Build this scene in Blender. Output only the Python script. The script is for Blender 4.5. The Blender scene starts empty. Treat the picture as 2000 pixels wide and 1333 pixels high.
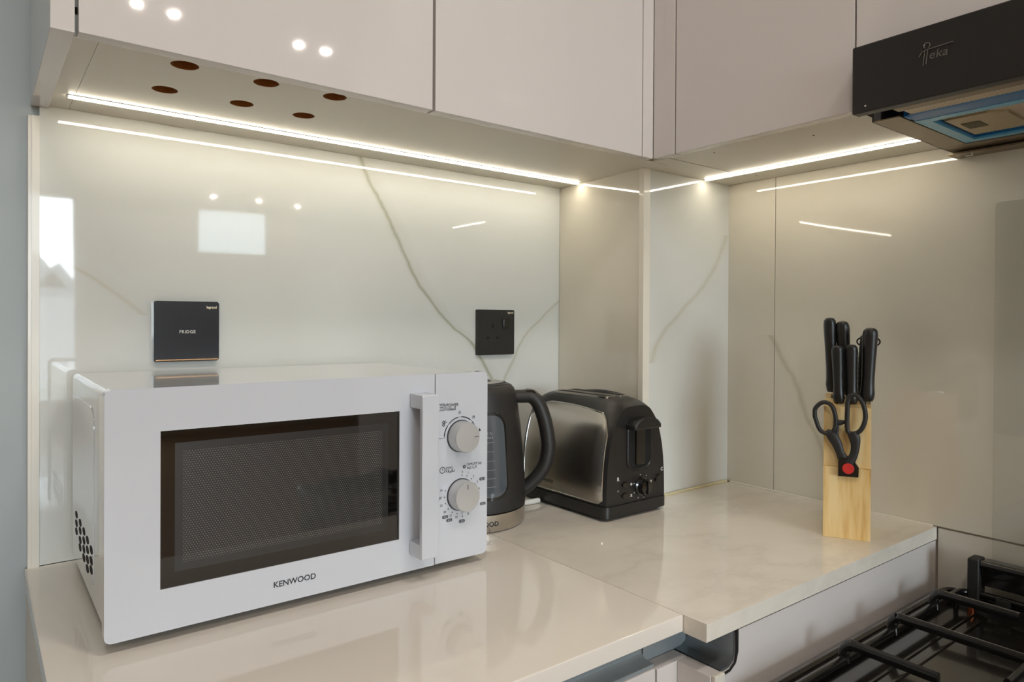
import bpy, bmesh, math, random
from mathutils import Vector, Matrix
random.seed(4)
S = bpy.context.scene
COL = S.collection

# ------------------------------------------------------------------ camera
CAM_LOC = Vector((0.0, -1.111921, 1.23))
F = Vector((0.611673, 0.791087, -0.006137)); R = Vector((0.791111, -0.611648, 0.005508)); U = Vector((-0.000604, 0.008224, 0.999966))
cd = bpy.data.cameras.new('camera'); cam = bpy.data.objects.new('camera', cd); COL.objects.link(cam)
M = Matrix.Identity(4)
for i in range(3):
    M[i][0] = R[i]; M[i][1] = U[i]; M[i][2] = -F[i]; M[i][3] = CAM_LOC[i]
cam.matrix_world = M
cd.sensor_width = 36.0; cd.lens = 1354.29 / 2000 * 36; cd.shift_y = -(666.5 - 635.2) / 2000
cd.clip_start = 0.02; cd.clip_end = 300
S.camera = cam

# ------------------------------------------------------------------ world, daylight, exposure
SKY = 17.0
w = bpy.data.worlds.new('overcast_sky'); S.world = w; w.use_nodes = True
bg = w.node_tree.nodes['Background']; bg.inputs['Color'].default_value = (0.82, 0.91, 1.0, 1); bg.inputs['Strength'].default_value = SKY
S.view_settings.view_transform = 'Standard'; S.view_settings.look = 'None'
S.view_settings.gamma = 1.0; S.view_settings.use_curve_mapping = False
S.view_settings.exposure = 0.2
S.cycles.use_denoising = True
S.cycles.max_bounces = 10; S.cycles.diffuse_bounces = 5; S.cycles.glossy_bounces = 6; S.cycles.transmission_bounces = 8
S.cycles.sample_clamp_indirect = 6.0
S.cycles.caustics_reflective = False; S.cycles.caustics_refractive = False
LED_POWER = 27.0          # emission of the warm strips
DOWN_POWER = 3.0         # watts of each ceiling downlight
NEAR_POWER = 8.0         # added fill lamps over the kitchen aisle, out of view

def portal(name, loc, rot, sx, sy):
    l = bpy.data.lights.new(name, 'AREA'); l.shape = 'RECTANGLE'; l.size = sx; l.size_y = sy; l.energy = 1.0
    l.cycles.is_portal = True
    o = bpy.data.objects.new(name, l); COL.objects.link(o); o.location = loc; o.rotation_euler = rot
ROOM_Y = -7.6; ROOM_X0 = -1.8; ROOM_X1 = 3.7; CEIL = 2.62
portal('daylight_portal', (-0.36, ROOM_Y - 0.04, 1.45), (math.radians(90), 0, 0), 2.5, 2.25)
portal('daylight_portal', (2.46, ROOM_Y - 0.04, 2.28), (math.radians(90), 0, 0), 0.84, 0.6)

# ------------------------------------------------------------------ materials
def lin(c):
    return tuple(((v / 255) / 12.92 if v / 255 <= 0.04045 else ((v / 255 + 0.055) / 1.055) ** 2.4) for v in c)
MATS = {}
class NT:
    def __init__(s, name):
        s.m = bpy.data.materials.new(name); s.m.use_nodes = True
        s.t = s.m.node_tree; s.b = s.t.nodes['Principled BSDF']
    def n(s, typ, **kw):
        nd = s.t.nodes.new(typ)
        for k, v in kw.items(): setattr(nd, k, v)
        return nd
    def l(s, a, b): s.t.links.new(a, b)
    def math(s, op, a, b=None, clamp=False):
        nd = s.n('ShaderNodeMath', operation=op, use_clamp=clamp)
        for i, v in enumerate((a, b)):
            if v is None: continue
            if isinstance(v, (int, float)): nd.inputs[i].default_value = v
            else: s.l(v, nd.inputs[i])
        return nd.outputs[0]
    def mix(s, fac, a, b):
        nd = s.n('ShaderNodeMix', data_type='RGBA')
        for sock, v in ((nd.inputs['Factor'], fac), (nd.inputs['A'], a), (nd.inputs['B'], b)):
            if isinstance(v, (int, float)): sock.default_value = v
            elif isinstance(v, tuple): sock.default_value = (*v[:3], 1)
            else: s.l(v, sock)
        return nd.outputs['Result']
    def noise(s, scale, detail=3, rough=.5, vec=None, stretch=None):
        nz = s.n('ShaderNodeTexNoise'); nz.inputs['Scale'].default_value = scale
        nz.inputs['Detail'].default_value = detail; nz.inputs['Roughness'].default_value = rough
        if vec is None: vec = s.n('ShaderNodeTexCoord').outputs['Object']
        if stretch:
            mp = s.n('ShaderNodeMapping'); mp.inputs['Scale'].default_value = stretch; s.l(vec, mp.inputs['Vector']); vec = mp.outputs[0]
        s.l(vec, nz.inputs['Vector'])
        return nz.outputs['Fac']
    def ramp(s, fac, stops):
        r = s.n('ShaderNodeValToRGB'); s.l(fac, r.inputs['Fac']); e = r.color_ramp.elements
        while len(e) < len(stops): e.new(0.5)
        for el, (p, c) in zip(e, stops): el.position = p; el.color = (*c[:3], 1)
        return r.outputs['Color']
    def bump(s, h, strength, dist=.001):
        b = s.n('ShaderNodeBump'); b.inputs['Strength'].default_value = strength; b.inputs['Distance'].default_value = dist
        s.l(h, b.inputs['Height']); s.l(b.outputs[0], s.b.inputs['Normal'])
def mat(name, col, rough=.4, metal=0., coat=0., spec=.5, vary=.05, nscale=30, bump=0., stretch=None, rvary=0.0, coat_rough=.03):
    if name in MATS: return MATS[name]
    t = NT(name); c = lin(col)
    nz = t.noise(nscale, 3, stretch=stretch)
    t.l(t.mix(nz, tuple(max(0, v * (1 - vary)) for v in c), tuple(min(1, v * (1 + vary)) for v in c)), t.b.inputs['Base Color'])
    t.b.inputs['Metallic'].default_value = metal; t.b.inputs['Coat Weight'].default_value = coat
    t.b.inputs['Coat Roughness'].default_value = coat_rough
    t.b.inputs['Specular IOR Level'].default_value = spec
    if rvary:
        t.l(t.math('ADD', t.math('MULTIPLY', nz, rvary), rough - rvary / 2), t.b.inputs['Roughness'])
    else: t.b.inputs['Roughness'].default_value = rough
    if bump: t.bump(nz, bump)
    MATS[name] = t.m
    return t.m
def emit(name, col, strength):
    if name in MATS: return MATS[name]
    t = NT(name); t.b.inputs['Base Color'].default_value = (*col, 1)
    nz = t.noise(60); t.l(t.mix(nz, tuple(v * .97 for v in col), col), t.b.inputs['Emission Color'])
    t.b.inputs['Emission Strength'].default_value = strength
    MATS[name] = t.m; return t.m
def glassmat(name, col, gloss=1.0, ior=1.5):
    """thin sheet glass: clear, with the reflection of its surface"""
    if name in MATS: return MATS[name]
    t = NT(name); out = t.t.nodes['Material Output']; t.t.nodes.remove(t.b)
    nz = t.noise(8); tr = t.n('ShaderNodeBsdfTransparent'); t.l(t.mix(nz, tuple(v * .985 for v in col), col), tr.inputs['Color'])
    gl = t.n('ShaderNodeBsdfGlossy'); gl.inputs['Roughness'].default_value = .01
    lw = t.n('ShaderNodeLayerWeight'); lw.inputs['Blend'].default_value = .5
    fr = t.math('ADD', t.math('MULTIPLY', t.math('POWER', lw.outputs['Facing'], 5.0), .9), .04)
    mx = t.n('ShaderNodeMixShader'); t.l(t.math('MULTIPLY', fr, gloss), mx.inputs[0]); t.l(tr.outputs[0], mx.inputs[1]); t.l(gl.outputs[0], mx.inputs[2]); t.l(mx.outputs[0], out.inputs['Surface'])
    MATS[name] = t.m; return t.m
def stone(name, axis, veins, col=(211, 212, 208), rough=.035, cloud=.03, bump=.12, cloudcol=(196, 194, 186), coat=.35, streak=0.):
    """glossy marble-look sheet; each vein is a list of (a, z) points with z falling, a = world x or y"""
    t = NT(name); pos = t.n('ShaderNodeNewGeometry').outputs['Position']
    sp = t.n('ShaderNodeSeparateXYZ'); t.l(pos, sp.inputs[0]); A = sp.outputs[axis]; Z = sp.outputs['Z']
    nz = t.noise(3.2, 5, .6, vec=pos); fine = t.noise(22, 4, .6, vec=pos)
    c = t.mix(t.math('MULTIPLY', t.math('SUBTRACT', nz, .42, True), cloud * 25, True), lin(col), lin(cloudcol))
    if streak:
        sn = t.noise(3.4, 6, .62, vec=pos, stretch=(1.0, 1.7, 1.0))
        ln = t.math('POWER', t.math('SUBTRACT', 1.0, t.math('MULTIPLY', t.math('ABSOLUTE', t.math('SUBTRACT', sn, .5)), 14.0), True), 2.0)
        c = t.mix(t.math('MULTIPLY', t.math('MULTIPLY', ln, nz), streak, True), c, lin((150, 146, 136)))
    for pts, width, stren, vc in veins:
        zs = [p[1] for p in pts]; z0, z1 = min(zs), max(zs); a0 = min(p[0] for p in pts) - .01; a1 = max(p[0] for p in pts) + .01
        fc = t.n('ShaderNodeFloatCurve'); cv = fc.mapping.curves[0]
        q = sorted(((z - z0) / (z1 - z0), (a - a0) / (a1 - a0)) for a, z in pts)
        while len(cv.points) < len(q): cv.points.new(.5, .5)
        for pt, (px, py) in zip(cv.points, q): pt.location = (px, py)
        fc.mapping.update()
        zn = t.math('DIVIDE', t.math('SUBTRACT', Z, z0), z1 - z0)
        t.l(zn, fc.inputs['Value'])
        av = t.math('ADD', t.math('MULTIPLY', fc.outputs[0], a1 - a0), a0)
        d = t.math('ADD', t.math('SUBTRACT', A, av), t.math('MULTIPLY', t.math('SUBTRACT', fine, .5), .014))
        core = t.math('POWER', t.math('SUBTRACT', 1.0, t.math('DIVIDE', t.math('ABSOLUTE', d), width * 2.6), True), 1.5)
        halo = t.math('MULTIPLY', t.math('SUBTRACT', 1.0, t.math('DIVIDE', t.math('ABSOLUTE', t.math('SUBTRACT', d, width * 2)), width * 7), True), .28)
        inside = t.math('MULTIPLY', t.math('MULTIPLY', t.math('GREATER_THAN', zn, 0.0), t.math('LESS_THAN', zn, 1.0)), t.math('ADD', .35, nz))
        m = t.math('MULTIPLY', t.math('MAXIMUM', core, t.math('MULTIPLY', halo, fine)), t.math('MULTIPLY', inside, stren), True)
        c = t.mix(m, c, lin(vc))
    t.l(c, t.b.inputs['Base Color']); t.b.inputs['Roughness'].default_value = rough
    t.b.inputs['Coat Weight'].default_value = coat; t.b.inputs['Coat Roughness'].default_value = .01
    bz = t.noise(2.6, 1, .4, vec=pos)
    b = t.n('ShaderNodeBump'); b.inputs['Strength'].default_value = bump; b.inputs['Distance'].default_value = .01; t.l(bz, b.inputs['Height'])
    t.l(b.outputs[0], t.b.inputs['Normal']); t.l(b.outputs[0], t.b.inputs['Coat Normal'])
    return t.m
GV = (152, 151, 126)
M_A = stone('marble_sheet_long', 'X', [
    ([(.5253, 1.515), (.5419, 1.4759), (.5819, 1.4083), (.6131, 1.3464), (.6398, 1.3012), (.6783, 1.2549), (.7124, 1.2215), (.7656, 1.1817), (.7903, 1.144), (.8117, 1.1128), (.85, 1.02)], .0035, 1.0, GV),
    ([(.99, 1.276), (.9411, 1.2378), (.8865, 1.1901), (.8603, 1.1437), (.841, 1.1114), (.82, 1.03)], .003, .75, (170, 165, 138)),
    ([(.075, 1.315), (.1148, 1.2947), (.1485, 1.2712), (.19, 1.235)], .004, .5, (186, 176, 146))])
M_C1 = stone('marble_sheet_column_side', 'Y', [], col=(214, 209, 197), bump=.2)  # same sheet as the long wall; warm light on this side put into its colour
M_C2 = stone('marble_sheet_column_front', 'X', [
    ([(1.2288, 1.4092), (1.1616, 1.3113), (1.0822, 1.2486), (1.0153, 1.19), (.9969, 1.152)], .006, .55, (178, 170, 142))], bump=.2)
M_B = stone('marble_sheet_right', 'Y', [
    ([(-.345, 1.205), (-.3531, 1.1897), (-.3784, 1.146), (-.3997, 1.113), (-.4208, 1.0569), (-.4512, .994), (-.47, .93)], .005, .6, (160, 156, 128))], bump=.16, col=(214, 209, 197))  # base colour carries the warm lamplight of this wall; the sheet itself is no different
M_TOP = stone('quartz_plain', 'X', [], col=(228, 221, 211), rough=.06, cloud=.012, bump=.03, coat=.2)
M_TOPR = stone('quartz_veined', 'X', [], col=(228, 222, 211), rough=.06, cloud=.07, bump=.03, cloudcol=(200, 193, 180), coat=.2, streak=.28)
GREYWALL = mat('grey_paint', (163, 170, 171), .45, vary=.03, nscale=6, bump=.02)
CREAMWALL = mat('cream_paint', (205, 195, 180), .6, vary=.03, nscale=5)
CEILP = mat('ceiling_paint', (232, 228, 220), .7, vary=.02)
GLOSSW = mat('white_gloss_lacquer', (208, 202, 199), .03, coat=.4, vary=.01, nscale=4)
CARC = mat('white_laminate', (214, 208, 196), .35, vary=.03, nscale=14)
CARCL = mat('grey_white_edge', (176, 168, 158), .5, vary=.05)
MDF = mat('raw_chipboard', (150, 98, 48), .9, vary=.25, nscale=220, bump=.3)
ALU = mat('aluminium_profile', (150, 156, 160), .32, metal=.85, vary=.05, nscale=60, stretch=(1, 40, 40))
DARKALU = mat('dark_anodised_profile', (150, 158, 162), .38, metal=.35, vary=.08, nscale=40)
WPLAST = mat('white_gloss_plastic', (196, 199, 206), .10, coat=.5, vary=.01, nscale=8)
WENAM = mat('white_enamel_steel', (198, 200, 201), .10, coat=.5, vary=.01, nscale=8)
BGLASS = mat('black_glass', (13, 11, 10), .03, coat=1.0, vary=.1)
BPLAST = mat('black_satin_plastic', (30, 29, 29), .36, vary=.12, nscale=60, rvary=.08)
BMATTE = mat('black_matte_plastic', (33, 31, 30), .5, vary=.1, nscale=80, bump=.05)
BGLOSS = mat('black_gloss_plastic', (14, 14, 15), .12, coat=.6, vary=.1)
BLACKHOLE = mat('dark_hole', (9, 9, 9), .9, vary=.2)
STEEL = mat('brushed_steel', (190, 184, 174), .26, metal=1.0, vary=.06, nscale=30, stretch=(3, 3, 160), rvary=.14)
STEELV = mat('brushed_steel_upright', (200, 194, 186), .24, metal=1.0, vary=.05, nscale=30, stretch=(160, 160, 2), rvary=.10)
SILVER = mat('silver_knob', (202, 202, 201), .32, metal=.5, vary=.03)
CHROME = mat('polished_chrome', (210, 208, 204), .08, metal=1.0, vary=.02)
HOODM = mat('black_hood_enamel', (28, 25, 23), .42, vary=.08, nscale=90)
HOODU = mat('hood_underside_steel', (128, 112, 88), .35, metal=.5, vary=.12, nscale=50)
BLUE = mat('blue_protective_film', (98, 176, 214), .25, vary=.12, nscale=25)
DBLUE = mat('deep_blue_film', (20, 106, 172), .3, vary=.15, nscale=25)
ENAMEL = mat('black_hob_enamel', (26, 23, 20), .16, coat=.5, vary=.1, nscale=40)
IRON = mat('black_enamel_rod', (17, 16, 16), .22, coat=.4, vary=.15, nscale=70)
COPPER = mat('copper_tip', (196, 112, 72), .25, metal=1.0)
INK = mat('black_print', (34, 34, 38), .5)
INKG = mat('grey_print', (84, 84, 90), .5)
WINK = mat('white_print', (206, 206, 200), .5)
GINK = mat('gold_print', (226, 214, 190), .4)
RED = mat('red_plastic_disc', (206, 52, 48), .35, vary=.06)
SOCK = mat('black_socket_plastic', (32, 31, 28), .4, vary=.06)
NAVY = mat('blue_black_switch_plate', (38, 43, 50), .16, coat=.5, vary=.06)
BRONZE = mat('bronze_strip', (176, 142, 108), .22, metal=.9)
WATERG = mat('smoky_water_window', (74, 80, 87), .10, coat=.9, vary=.25, nscale=14, stretch=(1, 1, .3))
SEAL = mat('yellowed_sealant', (206, 196, 160), .5, vary=.12, nscale=40)
WCORD = mat('white_cord_rubber', (222, 220, 214), .5)
TRIM = mat('pale_trim', (222, 216, 204), .3, coat=.2, vary=.04, nscale=20)
def floormat():
    t = NT('oak_floor'); g = t.noise(6, 5, .6, stretch=(1, 12, 1))
    t.l(t.ramp(g, [(.3, lin((120, 92, 66))), (.7, lin((166, 134, 100)))]), t.b.inputs['Base Color']); t.b.inputs['Roughness'].default_value = .35
    return t.m
def pinemat():
    t = NT('pine_wood'); tc = t.n('ShaderNodeTexCoord').outputs['Object']
    g = t.noise(26, 4, .55, vec=tc, stretch=(2.2, 2.2, .22)); k = t.noise(9, 2, .5, vec=tc, stretch=(1.6, 1.6, .5))
    c = t.ramp(g, [(.32, lin((196, 142, 70))), (.44, lin((226, 190, 126))), (.60, lin((238, 212, 158)))])
    c = t.mix(t.math('MULTIPLY', t.math('SUBTRACT', k, .56, True), 3.0, True), c, lin((188, 134, 66)))
    t.l(c, t.b.inputs['Base Color']); t.b.inputs['Roughness'].default_value = .45; t.bump(g, .08)
    return t.m
def screenmat():
    """perforated metal behind the door glass: dots on a 2 mm hexagonal pitch"""
    t = NT('perforated_screen'); tc = t.n('ShaderNodeNewGeometry').outputs['Position']
    sp = t.n('ShaderNodeSeparateXYZ'); t.l(tc, sp.inputs[0])
    p = .0027; row = t.math('DIVIDE', sp.outputs['Z'], p * .866)
    odd = t.math('MULTIPLY', t.math('MODULO', t.math('FLOOR', row), 2.0), .5)
    fx = t.math('SUBTRACT', t.math('FRACT', t.math('ADD', t.math('DIVIDE', sp.outputs['X'], p), odd)), .5)
    fz = t.math('SUBTRACT', t.math('FRACT', row), .5)
    d = t.math('SQRT', t.math('ADD', t.math('MULTIPLY', fx, fx), t.math('MULTIPLY', fz, fz)))
    edge = t.math('MULTIPLY', t.math('MULTIPLY', t.math('GREATER_THAN', sp.outputs['X'], .1690), t.math('LESS_THAN', sp.outputs['X'], .3965)), t.math('MULTIPLY', t.math('GREATER_THAN', sp.outputs['Z'], .9785), t.math('LESS_THAN', sp.outputs['Z'], 1.0935)))
    hole = t.math('MULTIPLY', t.math('LESS_THAN', d, .23), edge)
    t.l(t.mix(hole, lin((17, 15, 14)), lin((98, 94, 89))), t.b.inputs['Base Color'])
    t.b.inputs['Roughness'].default_value = .4; t.b.inputs['Coat Weight'].default_value = 1.0; t.b.inputs['Coat Roughness'].default_value = .02
    return t.m
def meshmat():
    """expanded-metal grease filter: slanted bright strands over dark gaps"""
    t = NT('grease_filter_mesh'); tc = t.n('ShaderNodeNewGeometry').outputs['Position']
    sp = t.n('ShaderNodeSeparateXYZ'); t.l(tc, sp.inputs[0])
    a = t.math('FRACT', t.math('DIVIDE', t.math('SUBTRACT', sp.outputs['Y'], t.math('MULTIPLY', sp.outputs['X'], 2.0)), .0052))
    b = t.math('FRACT', t.math('DIVIDE', t.math('SUBTRACT', sp.outputs['Y'], t.math('MULTIPLY', sp.outputs['X'], .9)), .0046))
    g = t.math('MAXIMUM', t.math('GREATER_THAN', a, .45), t.math('MULTIPLY', t.math('GREATER_THAN', b, .86), .6))
    t.l(t.mix(g, lin((48, 40, 32)), lin((240, 222, 194))), t.b.inputs['Base Color'])
    t.b.inputs['Metallic'].default_value = .3; t.b.inputs['Roughness'].default_value = .4; t.bump(g, .5, .002)
    return t.m
PINE = pinemat(); SCREEN = screenmat(); FILTER = meshmat(); OAK = floormat()
LEDM = emit('warm_led_diffuser', (1.0, .90, .71), LED_POWER)

# ------------------------------------------------------------------ mesh helpers
ORG = {}
class MB:
    def __init__(s): s.v = []; s.f = []
    def add(s, vs, fs):
        o = len(s.v); s.v += [tuple(v) for v in vs]; s.f += [tuple(i + o for i in f) for f in fs]; return s
    def bm(s, b):
        b.verts.index_update(); return s.add([v.co[:] for v in b.verts], [[v.index for v in f.verts] for f in b.faces])
    def box(s, x0, x1, y0, y1, z0, z1, bev=0., seg=2, mtx=None):
        b = bmesh.new(); bmesh.ops.create_cube(b, size=1)
        for v in b.verts:
            v.co = Vector(((x0 + x1) / 2 + v.co.x * (x1 - x0), (y0 + y1) / 2 + v.co.y * (y1 - y0), (z0 + z1) / 2 + v.co.z * (z1 - z0)))
        if bev: bmesh.ops.bevel(b, geom=b.edges[:], offset=bev, segments=seg, profile=.5, affect='EDGES')
        if mtx: bmesh.ops.transform(b, matrix=mtx, verts=b.verts[:])
        s.bm(b); b.free(); return s
    def prism(s, poly, d0, d1, mp, bev=0., seg=2):
        """polygon (a,b) pushed from depth d0 to d1, mp(a,b,d) -> xyz"""
        b = bmesh.new(); lo = [b.verts.new((a, c, d0)) for a, c in poly]; hi = [b.verts.new((a, c, d1)) for a, c in poly]
        n = len(poly); b.faces.new(lo[::-1]); b.faces.new(hi)
        for i in range(n): b.faces.new((lo[i], lo[(i + 1) % n], hi[(i + 1) % n], hi[i]))
        if bev:
            es = [e for e in b.edges if abs(e.verts[0].co.z - e.verts[1].co.z) < 1e-9 and abs(e.verts[0].co.z - d1) < 1e-9]
            bmesh.ops.bevel(b, geom=es, offset=bev, segments=seg, profile=.5, affect='EDGES')
        for v in b.verts: v.co = Vector(mp(*v.co))
        bmesh.ops.recalc_face_normals(b, faces=b.faces[:]); s.bm(b); b.free(); return s
    def plate(s, outer, holes, d0, d1, mp):
        """flat plate with holes"""
        b = bmesh.new(); loops = []
        for lp in [outer] + holes: loops.append([b.verts.new((a, c, d0)) for a, c in lp])
        es = []
        for lp in loops:
            for i in range(len(lp)): es.append(b.edges.new((lp[i], lp[(i + 1) % len(lp)])))
        bmesh.ops.triangle_fill(b, edges=es, use_beauty=True, use_dissolve=False)
        fs = b.faces[:]; up = {}
        for lp in loops:
            for v in lp: up[v] = b.verts.new((v.co.x, v.co.y, d1))
        for f in fs: b.faces.new([up[v] for v in f.verts])
        for lp in loops:
            for i in range(len(lp)):
                p, q = lp[i], lp[(i + 1) % len(lp)]; b.faces.new((p, q, up[q], up[p]))
        bmesh.ops.recalc_face_normals(b, faces=b.faces[:])
        for v in b.verts: v.co = Vector(mp(*v.co))
        bmesh.ops.recalc_face_normals(b, faces=b.faces[:]); s.bm(b); b.free(); return s
    def lathe(s, prof, c, n=48, axis='Z', a0=0., a1=2 * math.pi, caps=True):
        """prof: (radius, height) list; axis Z up, or Y = pointing to -y"""
        full = abs(a1 - a0 - 2 * math.pi) < 1e-6; m = n if full else n + 1; vs = []; fs = []
        for r, h in prof:
            for i in range(m):
                a = a0 + (a1 - a0) * i / n; x, y = r * math.cos(a), r * math.sin(a)
                if axis == 'Z': vs.append((c[0] + x, c[1] + y, c[2] + h))
                elif axis == 'Y': vs.append((c[0] + x, c[1] - h, c[2] + y))
                else: vs.append((c[0] - h, c[1] + x, c[2] + y))
        for k in range(len(prof) - 1):
            for i in range(n if full else n):
                j = (i + 1) % m if full else i + 1
                fs.append((k * m + i, k * m + j, (k + 1) * m + j, (k + 1) * m + i))
        if full and caps:
            if prof[0][0] > 1e-5: fs.append(tuple(range(m))[::-1])
            if prof[-1][0] > 1e-5: fs.append(tuple((len(prof) - 1) * m + i for i in range(m)))
        return s.add(vs, fs)
    def tube(s, path, rad, n=10, flat=1.0, up=None, closed=False):
        """round (or flattened) rod along a path; rad number or list"""
        P = [Vector(p) for p in path]; k = len(P); vs = []; fs = []
        nrm = Vector(up) if up else None
        for i in range(k):
            a = P[(i - 1) % k] if (closed or i) else P[i]; b = P[(i + 1) % k] if (closed or i < k - 1) else P[i]
            t = (b - a).normalized()
            if nrm is None: nrm = t.orthogonal().normalized()
            nn = (nrm - t * nrm.dot(t)); nn = nn.normalized() if nn.length > 1e-6 else t.orthogonal().normalized()
            if not up: nrm = nn
            bn = t.cross(nn); r = rad[i] if isinstance(rad, (list, tuple)) else rad
            for j in range(n):
                q = 2 * math.pi * j / n; vs.append(P[i] + nn * (math.cos(q) * r * flat) + bn * (math.sin(q) * r))
        for i in range(k if closed else k - 1):
            i2 = (i + 1) % k
            for j in range(n): fs.append((i * n + j, i * n + (j + 1) % n, i2 * n + (j + 1) % n, i2 * n + j))
        if not closed: fs.append(tuple(range(n))[::-1]); fs.append(tuple((k - 1) * n + j for j in range(n)))
        return s.add(vs, fs)
    def build(s, name, material, parent=None, smooth=True, angle=38, loc=None):
        root = parent
        o0 = ORG.get(parent, Vector((0, 0, 0))) if parent is not None else Vector(loc or (0, 0, 0))
        me = bpy.data.meshes.new(name); me.from_pydata([Vector(v) - o0 for v in s.v], [], s.f)
        b = bmesh.new(); b.from_mesh(me); bmesh.ops.recalc_face_normals(b, faces=b.faces[:]); b.to_mesh(me); b.free()
        me.materials.append(material)
        if smooth:
            for p in me.polygons: p.use_smooth = True
            me.set_sharp_from_angle(angle=math.radians(angle))
        o = bpy.data.objects.new(name, me); COL.objects.link(o)
        if smooth:
            wn = o.modifiers.new('weighted_normals', 'WEIGHTED_NORMAL'); wn.keep_sharp = True; wn.weight = 100
        if parent is not None: o.parent = parent
        else: o.location = o0
        ORG[o] = o0
        return o
def base_of(mb):
    xs = [v[0] for v in mb.v]; ys = [v[1] for v in mb.v]; return ((min(xs) + max(xs)) / 2, (min(ys) + max(ys)) / 2, min(v[2] for v in mb.v))
def tag(o, label=None, cat=None, group=None, kind=None):
    if label: o['label'] = label
    if cat: o['category'] = cat
    if group: o['group'] = group
    if kind: o['kind'] = kind
    return o
def thing(name, label, cat, loc, group=None):
    o = bpy.data.objects.new(name, None); COL.objects.link(o); o.location = loc; o.empty_display_size = .05
    ORG[o] = Vector(loc); return tag(o, label, cat, group)
def one(mb, name, material, label, cat, group=None, **kw):
    return tag(mb.build(name, material, None, loc=base_of(mb), **kw), label, cat, group)
def struct(mb, name, material, **kw): return tag(mb.build(name, material, None, loc=base_of(mb), **kw), kind='structure')
def B(*a, **k): return MB().box(*a, **k)
def rrect(a0, a1, b0, b1, r, seg=5):
    out = []
    for cx, cy, s0 in ((a1 - r, b1 - r, 0), (a0 + r, b1 - r, 90), (a0 + r, b0 + r, 180), (a1 - r, b0 + r, 270)):
        for i in range(seg + 1):
            q = math.radians(s0 + 90 * i / seg); out.append((cx + r * math.cos(q), cy + r * math.sin(q)))
    return out
def circ(a, b, r, n=24): return [(a + r * math.cos(2 * math.pi * i / n), b + r * math.sin(2 * math.pi * i / n)) for i in range(n)]
XZ = lambda a, b, d: (a, d, b)      # depth along y
YZ = lambda a, b, d: (d, a, b)      # depth along x
XY = lambda a, b, d: (a, b, d)      # depth along z
def text2d(body, size, align='LEFT', spacing=1.0, shear=0.0, bold=0.0):
    cu = bpy.data.curves.new('t', 'FONT'); cu.body = body; cu.size = size; cu.align_x = align; cu.space_character = spacing; cu.shear = shear
    cu.offset = bold; cu.resolution_u = 3
    ob = bpy.data.objects.new('t', cu); COL.objects.link(ob); bpy.context.view_layer.update()
    dg = bpy.context.evaluated_depsgraph_get(); me = ob.evaluated_get(dg).to_mesh()
    vs = [v.co[:2] for v in me.vertices]; fs = [tuple(p.vertices) for p in me.polygons]
    ob.evaluated_get(dg).to_mesh_clear(); bpy.data.objects.remove(ob); bpy.data.curves.remove(cu)
    return vs, fs
def put_text(mb, body, size, mp, **k):
    vs, fs = text2d(body, size, **k); return mb.add([mp(a, b) for a, b in vs], fs)
def arcpts(c, r, a0, a1, n): return [(c[0] + r * math.cos(math.radians(a0 + (a1 - a0) * i / n)), c[1] + r * math.sin(math.radians(a0 + (a1 - a0) * i / n))) for i in range(n + 1)]
def spline(pts, n=6):
    P = [Vector(p) for p in pts]; P = [P[0] * 2 - P[1]] + P + [P[-1] * 2 - P[-2]]; out = []
    for i in range(1, len(P) - 2):
        for k in range(n):
            t = k / n; a, b, c, d = P[i - 1:i + 3]
            out.append(.5 * ((2 * b) + (c - a) * t + (2 * a - 5 * b + 4 * c - d) * t * t + (3 * b - a - 3 * c + d) * t ** 3))
    out.append(P[-2]); return out

# ================================================================== SETTING
ZS = 1.5125          # underside of wall cabinets
XB = 1.235           # face of the right wall
struct(B(ROOM_X0, ROOM_X1, ROOM_Y, .1, -.05, 0), 'floor', OAK)
struct(B(ROOM_X0, ROOM_X1, ROOM_Y, .1, CEIL, CEIL + .06), 'ceiling', CEILP)
wb = struct(B(ROOM_X0, ROOM_X1, .009, .12, 0, CEIL), 'wall_back', GREYWALL)
def panel(parent, mb, m, name='stone_panel'):
    return mb.build(name, m, parent)
panel(wb, B(.0665, .9865, 0, .0085, .9005, 1.5135), M_A)
# column in the corner
wc = struct(MB().prism([(.996, .0085), (.978, -.236), (.985, -.2395), (1.243, -.2395), (1.243, .0085)], 0, CEIL, XY), 'wall_corner', CREAMWALL)
panel(wc, MB().prism([(.987, .0), (.971, -.2405), (.979, -.2405), (.995, .0)], .9005, 1.5125, XY), M_C1)
panel(wc, B(.985, XB, -.2478, -.2398, .9005, 1.5125), M_C2)
struct(MB().prism([(.9695, -.2405), (.9695, -.2515), (.9868, -.2515), (.9868, -.2405)], .9005, 1.5125, XY), 'trim_1', TRIM)
struct(MB().box(.0535, .0665, -.0035, .0085, .898, 1.497, .001).box(.058, .0665, -.005, -.003, .898, 1.497), 'trim_2', TRIM)
wr = struct(B(XB + .0085, XB + .11, -2.2, .009, 0, CEIL), 'wall_right', CREAMWALL)
panel(wr, B(XB, XB + .008, -.3532, -.2478, .9005, 1.5125), M_B)
panel(wr, B(XB, XB + .008, -1.42, -.3545, .9005, 1.5125), M_B)
panel(wr, B(XB + .003, XB + .008, -1.42, -.6465, .55, .8965), M_B)
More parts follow.
